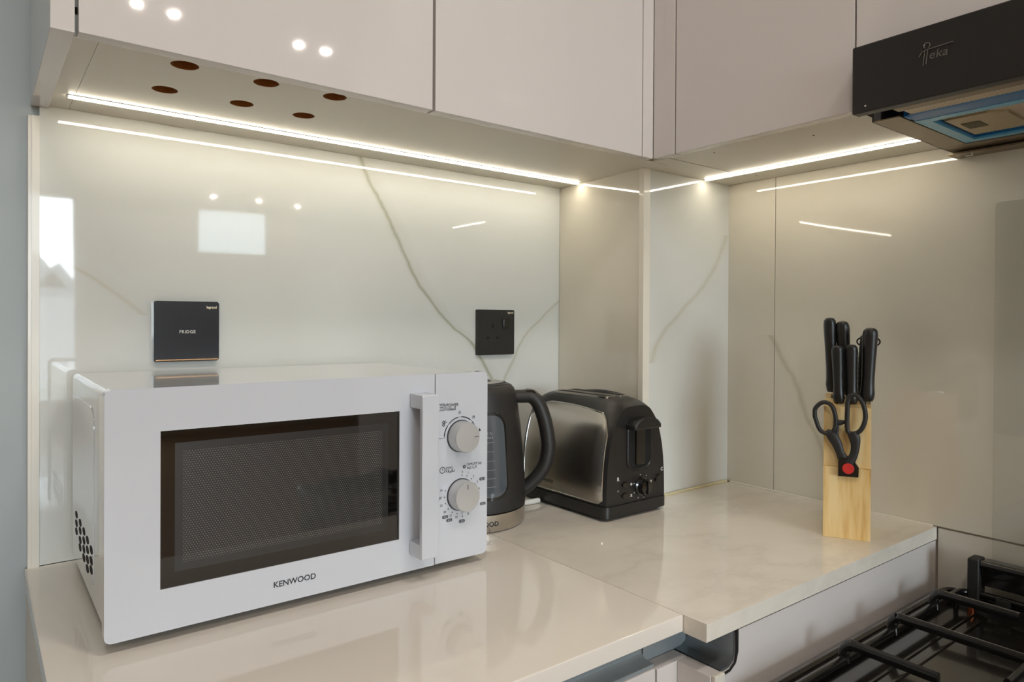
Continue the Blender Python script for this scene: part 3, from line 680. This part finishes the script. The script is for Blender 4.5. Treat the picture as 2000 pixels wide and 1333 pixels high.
# left side: embossed field and vent holes
MB().prism(rrect(-.248, -.062, .936, 1.132, .022, 6), .1008, .0998, YZ, .0008).build('side_emboss', WENAM, mw)
for yy, zs in ((-.0938, (.9841, .9733, .9632)), (-.1325, (.9830, .9733, .9622, .9532)), (-.1687, (.9814, .9707, .9606, .9506)), (-.2014, (.9796, .9686, .9575, .9472)), (-.2340, (.9771, .9652, .9551))):
    for z in zs: MB().prism([(yy + .0108 * math.cos(q), z + .0042 * math.sin(q)) for q in [i * math.pi / 8 for i in range(16)]], .1000, .0994, YZ).build('vent_hole', BLACKHOLE, mw)

# ================================================================== KETTLE
KC = (.651, -.153)
kt = thing('electric_kettle', 'black electric kettle with brushed steel base band and water window', 'kettle', (*KC, .9))
MB().lathe([(.090, .0), (.0925, .001), (.0936, .004), (.0946, .014), (.0947, .0275), (.0925, .0285)], (*KC, .9), 72).build('base_band', STEELV, kt)
bp = [(.0925, .0285), (.0950, .0295), (.0953, .034), (.0948, .062), (.0915, .105), (.0868, .1567), (.0824, .1885), (.0785, .211), (.0755, .2185), (.071, .2235), (.066, .225)]
MB().lathe(bp, (*KC, .9), 72).build('jug', BMATTE, kt)
ld = MB().lathe([(.0655, .2235), (.065, .2262), (.061, .2280), (.030, .2290), (.0001, .2292)], (*KC, .9), 48).build('lid', BPLAST, kt)
MB().lathe([(.058, .2286), (.055, .2294), (.040, .2298), (.038, .2290)], (*KC, .9), 48, caps=False).build('lid_ring', SILVER, ld)
VA = math.atan2(-.815, -.58)            # direction towards the room
def on_jug(ang, z, off=0.):
    h = z - .9
    for (r0, h0), (r1, h1) in zip(bp, bp[1:]):
        if h0 <= h <= h1: r = r0 + (r1 - r0) * (h - h0) / (h1 - h0); break
    return (KC[0] + (r + off) * math.cos(VA + ang), KC[1] + (r + off) * math.sin(VA + ang), z)
def jug_patch(a0, a1, z0, z1, r, off, seg=14):
    """rounded patch wrapped on the jug: angle in radians * .088 as width"""
    vs = []; fs = []; N = 32
    for i in range(N + 1):
        z = z0 + (z1 - z0) * (1 - math.cos(math.pi * i / N)) / 2; e = 0
        dz = min(z - z0, z1 - z)
        if dz < r: e = (r - math.sqrt(max(0, r * r - (r - dz) ** 2))) / .088
        for j in range(seg + 1):
            a = (a0 + e) + (a1 - a0 - 2 * e) * j / seg; vs.append(on_jug(a, z, off))
    for i in range(N):
        for j in range(seg): p = i * (seg + 1) + j; fs.append((p, p + 1, p + seg + 2, p + seg + 1))
    return MB().add(vs, fs)
a0, a1 = math.radians(-32), math.radians(41)
wbz = jug_patch(a0 - .05, a1 + .05, .9505, 1.0865, .024, .0006).build('window_bezel', BGLOSS, kt)
jug_patch(a0, a1, .9555, 1.0815, .020, .0012).build('water_window', WATERG, kt)
m = MB()
for z in (.972, .985, .998, 1.012, 1.026, 1.04): m.tube([on_jug(a, z, .0014) for a in [math.radians(12 + i * 4) for i in range(5)]], .0003, 5)
put_text(m, '1.7L', .006, lambda a, b: on_jug(math.radians(20) + a / .09, 1.052 + b, .0016)); put_text(m, 'MAX', .005, lambda a, b: on_jug(math.radians(20) + a / .09, 1.046 + b, .0016))
m.build('level_marks', mat('pale_level_print', (150, 154, 158), .5), kt)
m = MB(); put_text(m, 'KENWOOD', .0105, lambda a, b: (KC[0] + .0951 * math.cos(VA + math.radians(14) + a / .095), KC[1] + .0951 * math.sin(VA + math.radians(14) + a / .095), .9105 + b), align='CENTER', spacing=1.05, bold=.00012)
m.build('brand_lettering', INK, kt)
HA = math.radians(-35); hd_ = (math.cos(HA), math.sin(HA))
hp = [(.066, 1.1030), (.088, 1.1035), (.1045, 1.1030), (.1165, 1.0915), (.1268, 1.0650), (.1325, 1.0350), (.1335, 1.0150), (.1275, .9880), (.1120, .9660), (.094, .9495), (.084, .9440)]
hp3 = spline([(KC[0] + hd_[0] * s, KC[1] + hd_[1] * s, z) for s, z in hp], 6)
MB().tube(hp3, [.0105 + .0018 * math.sin(math.pi * i / (len(hp3) - 1)) for i in range(len(hp3))], 16, up=(-hd_[1], hd_[0], 0), flat=1.15).build('handle', BMATTE, kt)
bt = [(KC[0] + hd_[0] * s, KC[1] + hd_[1] * s, z) for s, z in ((.096, 1.1135), (.106, 1.1125), (.115, 1.1065), (.120, 1.099))]
MB().tube(spline(bt, 4), .0034, 10, up=(-hd_[1], hd_[0], 0), flat=2.6).build('lid_button', BGLOSS, kt)
SA = HA + math.pi
MB().add([(KC[0] + math.cos(SA + q) * r, KC[1] + math.sin(SA + q) * r, z) for q, r, z in ((-.35, .076, 1.124), (0, .098, 1.128), (.35, .076, 1.124), (-.22, .081, 1.09), (0, .084, 1.075), (.22, .081, 1.09), (0, .07, 1.122))],
         [(0, 1, 4, 3), (1, 2, 5, 4), (0, 6, 1), (1, 6, 2)]).build('spout', BMATTE, kt)
# white cord between kettle and toaster
m = MB().tube(spline([(.735, -.1, .9045), (.757, -.128, .9045), (.772, -.143, .9045), (.783, -.1485, .9045), (.808, -.1495, .9045)], 5), [.0035] * 11 + [.0048] * 9 + [.0044], 10)
one(m, 'power_cord', WCORD, 'short white cord end lying between kettle and toaster', 'cord')

# ================================================================== TOASTER
TX, TY0, TY1 = .8905, -.309, -.088
ts = thing('toaster', 'black two-slot toaster with brushed steel sides in the corner', 'toaster', (TX, -.2, .9))
prof_hw = [(.000, .0725), (.004, .0755), (.028, .0760), (.060, .0752), (.090, .0728), (.115, .0690), (.135, .0640), (.152, .0585), (.166, .0515), (.177, .0435), (.185, .0365), (.1895, .0300), (.1922, .0200), (.193, .0)]
def end_fac(y):
    """height / width factor towards the rounded ends"""
    t0 = max(0., 1 - (y - TY0) / .045); t1 = max(0., 1 - (TY1 - y) / .040)
    t = max(t0, t1); return math.sqrt(max(0., 1 - t * t * .17)), math.sqrt(max(0., 1 - t ** 3 * .10))
def toaster_section(y, grow=0.):
    fh, fw = end_fac(y); out = []
    for h, wd in prof_hw:
        H = h if h < .06 else .06 + (h - .06) * fh
        crown = .001 * math.sin(math.pi * (y - TY0) / (TY1 - TY0))
        out.append((wd * fw + grow, H + (crown if h > .1 else 0)))
    return out
ys = [TY0 + (TY1 - TY0) * k for k in (0, .012, .04, .08, .13, .2, .3, .4, .5, .6, .7, .8, .87, .93, .97, 1)]
vs = []; fs = []; n = len(prof_hw) * 2 - 1
for y in ys:
    sec = toaster_section(y)
    ring = [(TX - a, y, .9055 + h) for a, h in sec] + [(TX + a, y, .9055 + h) for a, h in sec[-2::-1]]
    vs += ring
for i in range(len(ys) - 1):
    for j in range(n): fs.append((i * n + j, i * n + (j + 1) % n, (i + 1) * n + (j + 1) % n, (i + 1) * n + j))
fs.append(tuple(range(n))); fs.append(tuple((len(ys) - 1) * n + j for j in range(n))[::-1])
MB().add(vs, fs).build('body', BPLAST, ts, angle=50)
MB().prism(rrect(TX - .0735, TX + .0735, TY0 + .002, TY1 - .002, .012), .9025, .9065, XY).build('base_tray', BMATTE, ts)
MB().prism(rrect(TX - .0775, TX + .0775, TY0 - .003, TY1 + .002, .012), .9055, .9235, XY, .003).build('skirt', BPLAST, ts)
for a in (-.06, .06):
    for b in (-.285, -.115): MB().lathe([(.007, 0), (.008, .004)], (TX + a, b, .8995), 12).build('foot', BMATTE, ts)
def side_panel(sgn):
    """steel sheet following the bowed flank, corners rounded, upper front corner cut in a curve"""
    vs = []; fs = []; NY, NZ = 36, 14; y0, y1 = -.3020, -.098
    for i in range(NY + 1):
        u = (i / NY) ** 1.7; y = y0 + (y1 - y0) * u
        top = .1760 - .010 * (max(0, 1 - u / .55)) ** 1.5 - .034 * (max(0, 1 - u / .13)) ** 2.4 - .026 * (max(0, (u - .75) / .25)) ** 2
        bot = .0225 + .006 * (max(0, 1 - u / .05)) ** 2
        for j in range(NZ + 1):
            h = bot + (top - bot) * j / NZ; sec = toaster_section(y)
            for (w0, h0), (w1_, h1) in zip(sec, sec[1:]):
                if h0 <= h <= h1 + 1e-9: ww = w0 + (w1_ - w0) * (h - h0) / max(1e-9, h1 - h0); break
            vs.append((TX + sgn * (ww + .0018), y, .9055 + h))
    for i in range(NY):
        for j in range(NZ): p = i * (NZ + 1) + j; fs.append((p, p + 1, p + NZ + 2, p + NZ + 1))
    return MB().add(vs, fs), vs, NY, NZ
for sgn in (-1, 1):
    mb_, vv, NY, NZ = side_panel(sgn); sp_ = mb_.build('steel_side', STEELV, ts, angle=80)
    edge = [vv[i * (NZ + 1)] for i in range(NY + 1)] + [vv[NY * (NZ + 1) + j] for j in range(1, NZ + 1)] + [vv[i * (NZ + 1) + NZ] for i in range(NY - 1, -1, -1)] + [vv[j] for j in range(NZ - 1, 0, -1)]
    MB().tube(edge, .0013, 6, closed=True).build('steel_edge', CHROME, sp_)
    if sgn < 0:
        m = MB(); put_text(m, 'KENWOOD', .0082, lambda a, b: (TX - .0778, -.138 - a, .9405 + b), spacing=1.0, bold=.0001).build('brand_lettering', INK, sp_)
# slots on the crown
for sx in (-.0165, .0165):
    sl = MB().plate(rrect(TX + sx - .0125, TX + sx + .0125, -.266, -.125, .005), [rrect(TX + sx - .0098, TX + sx + .0098, -.262, -.129, .004)], 1.0940, 1.0996, XY).build('slot_rim', CHROME, ts)
    B(TX + sx - .0098, TX + sx + .0098, -.262, -.129, 1.0945, 1.0991).build('slot', BLACKHOLE, sl)
MB().tube(spline([(TX + .040, -.262, 1.0880), (TX + .038, -.235, 1.0945), (TX + .036, -.19, 1.0975), (TX + .038, -.14, 1.0935), (TX + .040, -.118, 1.087)], 5), .0048, 10).build('crown_rail', BPLAST, ts)
# front face details (face looks to -y)
YT = TY0
def face_y(z):      # front end is flat
    return YT
MB().prism([(a, b) for a, b in rrect(.8680, .9265, .9790, 1.0600, .016, 6)], YT + .004, YT - .0008, XZ).build('lever_recess', BLACKHOLE, ts)
MB().tube([(a, YT - .0006, b) for a, b in rrect(.8680, .9265, .9790, 1.0600, .016, 6)], .0022, 8, closed=True).build('recess_rim', BPLAST, ts)
MB().prism(rrect(.8860, .9085, .9860, 1.0560, .004, 4), YT - .0008, YT - .004, XZ, .0015).build('lever_track', BGLOSS, ts)
lv = []
for k in range(9):
    q = -1 + k / 4.0; lv.append((TX + .0065 + .033 * q, 1.0560 + .0115 * math.sqrt(max(0, 1 - q * q)) ))
lv = lv + [(TX + .0065 + .033, 1.0485), (TX + .0065 - .033, 1.0485)]
MB().prism(lv, YT + .002, YT - .022, XZ, .004, 3).build('lever', BPLAST, ts)
kd = MB().lathe([(.0165, 0), (.0165, .002), (.0135, .004), (.0125, .013), (.001, .0145)], (.9035, YT, .9475), 28, 'Y').build('browning_dial', BGLOSS, ts)
B(.9018, .9052, YT - .017, YT - .012, .936, .959, .001).build('dial_grip', BGLOSS, kd)
for a, b, t in ((.8625, .9560, 0), (.8625, .9375, 0), (.9445, .9570, 35)):
    MB().prism([(a + .0085 * math.cos(q) * math.cos(math.radians(t)) - .0048 * math.sin(q) * math.sin(math.radians(t)), b + .0085 * math.cos(q) * math.sin(math.radians(t)) + .0048 * math.sin(q) * math.cos(math.radians(t))) for q in [i * math.pi / 9 for i in range(18)]], YT + .001, YT - .0035, XZ, .0012).build('button', BGLOSS, ts)
m = MB(); T = lambda a0, b0: (lambda a, b: (a0 + a, YT - .0006, b0 + b))
for q in (100, 55, 10, -35, -75, -115, 160, 205):
    a, b = .9035 + .0205 * math.cos(math.radians(q)), .9475 + .0205 * math.sin(math.radians(q))
    m.add([(a + .0011 * math.cos(i), YT - .0006, b + .0011 * math.sin(i)) for i in (0, 1.05, 2.1, 3.14, 4.2, 5.25)], [(0, 1, 2, 3, 4, 5)])
for a, b, s in ((.8455, .9640, 'R'), (.8455, .9420, '*'), (.8775, .9525, 'o'), (.8775, .9335, 'x'), (.9555, .9680, 'C'), (.9268, .9510, 'o')):
    put_text(m, s, .0085, T(a, b), align='CENTER', bold=.0003)
m.build('face_symbols', WINK, ts)

# ================================================================== KNIFE BLOCK
BA = Vector((1.0364, -.5602, .8995)); DD = Vector((.4416, -.8972, 0)); NN = Vector((.8972, .4416, 0))
def kb(a, d, z): return BA + DD * a + NN * d + Vector((0, 0, z))     # a across, d depth away, z above worktop
BW, BD = .0655, .090
blk = thing('knife_block', 'light pine knife block on the worktop corner near the cooker', 'knife block', tuple(kb(BW / 2, BD / 2, 0)))
def kprism(poly_dz, a0, a1, bev=0.): return MB().prism(poly_dz, a0, a1, lambda d, z, a: tuple(kb(a, d, z)), bev)
def ztop(d): return .2005 + (d - .006) * .15
kprism([(.0005, 0), (.0005, .1085), (.012, .1085), (.012, 0)], 0, BW).build('lower_front_board', PINE, blk)
kprism([(.0062, .1088), (.0062, ztop(.0062)), (.026, ztop(.026)), (.026, .1088)], 0, BW).build('upper_front_board', PINE, blk)
kprism([(.0122, 0), (.0122, .1086), (.0262, .1086), (.0262, ztop(.0262)), (.058, ztop(.058)), (.058, 0)], .0003, BW - .0003).build('core_board', PINE, blk)
kprism([(.0583, 0), (.0583, ztop(.0583)), (BD, ztop(BD)), (BD, 0)], 0, BW).build('back_board', PINE, blk)
def knife(a, d, zb, zt, wd, lean_a, lean_d, label, blade=True):
    """handle with wider butt; blade down into the block"""
    L = zt - zb; root = thing('kitchen_knife', label, 'knife', tuple(kb(a, d, zb)), 'knives in the block')
    def P(s, z): return kb(a + lean_a * s, d + lean_d * s, zb + (zt - zb) * s)
    st = [(0, .80), (.03, .95), (.10, 1.06), (.18, .96), (.30, .92), (.55, .98), (.78, 1.08), (.90, 1.12), (.96, 1.0), (.99, .7), (1.0, .25)]
    vs = []; fs = []; n = 14
    for s, k in st:
        c = P(s, 0)
        for j in range(n):
            q = 2 * math.pi * j / n; ca, sa = math.cos(q), math.sin(q)
            ca = math.copysign(abs(ca) ** .8, ca); sa = math.copysign(abs(sa) ** .8, sa)
            bend = .004 * max(0, (s - .85) / .15) ** 2
            vs.append(c + DD * (ca * wd * .5 * k) + NN * (sa * wd * .66 * k - bend))
    for i in range(len(st) - 1):
        for j in range(n): fs.append((i * n + j, i * n + (j + 1) % n, (i + 1) * n + (j + 1) % n, (i + 1) * n + j))
    fs.append(tuple(range(n))[::-1]); fs.append(tuple((len(st) - 1) * n + j for j in range(n)))
    MB().add(vs, fs).build('handle', BPLAST, root, angle=60)
    if blade:
        MB().prism([(-.0008, -.05), (.0008, -.05), (.0008, .004), (-.0008, .004)], -.008, .008, lambda p, z, q: tuple(kb(a + p, d + q, zb + z))).build('blade', CHROME, root)
    return root
Z9 = .9
knife(.0100, .066, .2180, .3385, .0175, -.0045, 0, 'tallest black knife handle, leftmost at the back of the block')
knife(.0300, .066, .2150, .3330, .0185, -.0058, 0, 'long black knife handle second from left at the back of the block')
knife(.0205, .030, .2045, .2945, .0165, -.0025, 0, 'short black knife handle at the front left of the block')
knife(.0390, .030, .2045, .2965, .0165, -.0015, 0, 'short black knife handle at the front middle of the block')
knife(.0600, .040, .2085, .3225, .0200, .0040, 0, 'thick black knife handle on the right side of the block')
# sharpening steel behind the right-hand knife
hs_ = thing('sharpening_steel', 'ribbed black sharpening steel with wire ring behind the right knife handle', 'sharpening steel', tuple(kb(.0570, .075, .212)))
m = MB(); pts = []; rr = []
for i in range(25):
    s = i / 24; pts.append(tuple(kb(.0545 + .0035 * s, .077, .2115 + s * .098))); rr.append((.0072 + .002 * math.sin(s * 3.1)) * (1 + .06 * (i % 2)))
m.tube(pts, rr, 14); m.build('handle', BMATTE, hs_)
MB().tube([tuple(kb(.0620 + .0165 * math.cos(q), .077, .300 + .0085 * math.sin(q))) for q in [i * math.pi / 12 for i in range(24)]], .0012, 6, closed=True).build('hanging_ring', IRON, hs_)
MB().tube([tuple(kb(.0545, .077, .13)), tuple(kb(.0545, .077, .213))], .004, 10).build('rod', CHROME, hs_)
# scissors hung on the front
sc = thing('kitchen_scissors', 'black-handled scissors with red pivot cap hung on the front of the block', 'scissors', tuple(kb(.034, -.003, .097)))
KZ = lambda a, z, d: tuple(kb(a, d, z - .0))
def loop(pts, r, d):
    c = spline([(a, z, 0) for a, z in pts] + [(*pts[0], 0)], 6)[:-1]
    return [tuple(kb(p[0], d, p[1] - .8995 + .0)) for p in c]
Lp = [(-.0125, 1.0840), (-.0118, 1.0970), (-.0015, 1.1068), (.0105, 1.1030), (.0165, 1.0860), (.0158, 1.0680), (.0085, 1.0595), (-.0045, 1.0635)]
Rp = [(.0330, 1.1080), (.0360, 1.1185), (.0455, 1.1200), (.0545, 1.1060), (.0572, 1.0860), (.0510, 1.0680), (.0400, 1.0620), (.0328, 1.0690)]
h1 = MB().tube(loop(Lp, .003, -.0035), .0033, 10, closed=True)
def arm(m, pts, rads, d):
    """flat handle arm, smoothed, radius eased between the given points"""
    c = spline([(a, z, r) for (a, z), r in zip(pts, rads)], 6)
    return m.tube([tuple(kb(p[0], d, p[1] - .8995)) for p in c], [p[2] for p in c], 12, up=tuple(NN), flat=.5)
arm(h1, ((.0035, 1.0630), (.0120, 1.0560), (.0190, 1.0440), (.0235, 1.0310), (.0300, 1.0180)), (.0040, .0078, .0072, .0062, .0085), -.0035)
arm(h1, ((.0165, 1.0860), (.0186, 1.0720), (.0178, 1.0560), (.0200, 1.0420)), (.0030, .0030, .0036, .0040), -.0035)
arm(h1, ((.0170, 1.0765), (.0240, 1.0775), (.0305, 1.0790)), (.0050, .0040, .0022), -.0035)
h1.build('left_handle', BMATTE, sc)
h2 = MB().tube(loop(Rp, .003, -.0062), .0034, 10, closed=True)
arm(h2, ((.0400, 1.0635), (.0430, 1.0550), (.0440, 1.0430), (.0415, 1.0290), (.0350, 1.0160)), (.0078, .0078, .0062, .0058, .0078), -.0062)
h2.build('right_handle', BMATTE, sc)
MB().prism([(.0208, .0965), (.0487, .0970), (.0492, .1120), (.0435, .1200), (.0340, .1250), (.0230, .1250), (.0206, .1190)], -.0010, -.0085, lambda a, z, d: tuple(kb(a, d, z)), .001).build('pivot_guard', BGLOSS, sc)
MB().prism([(a, z) for a, z in circ(.0345, .1095, .0082, 28)], -.0080, -.0105, lambda a, z, d: tuple(kb(a, d, z)), .0008).build('pivot_cap', RED, sc)
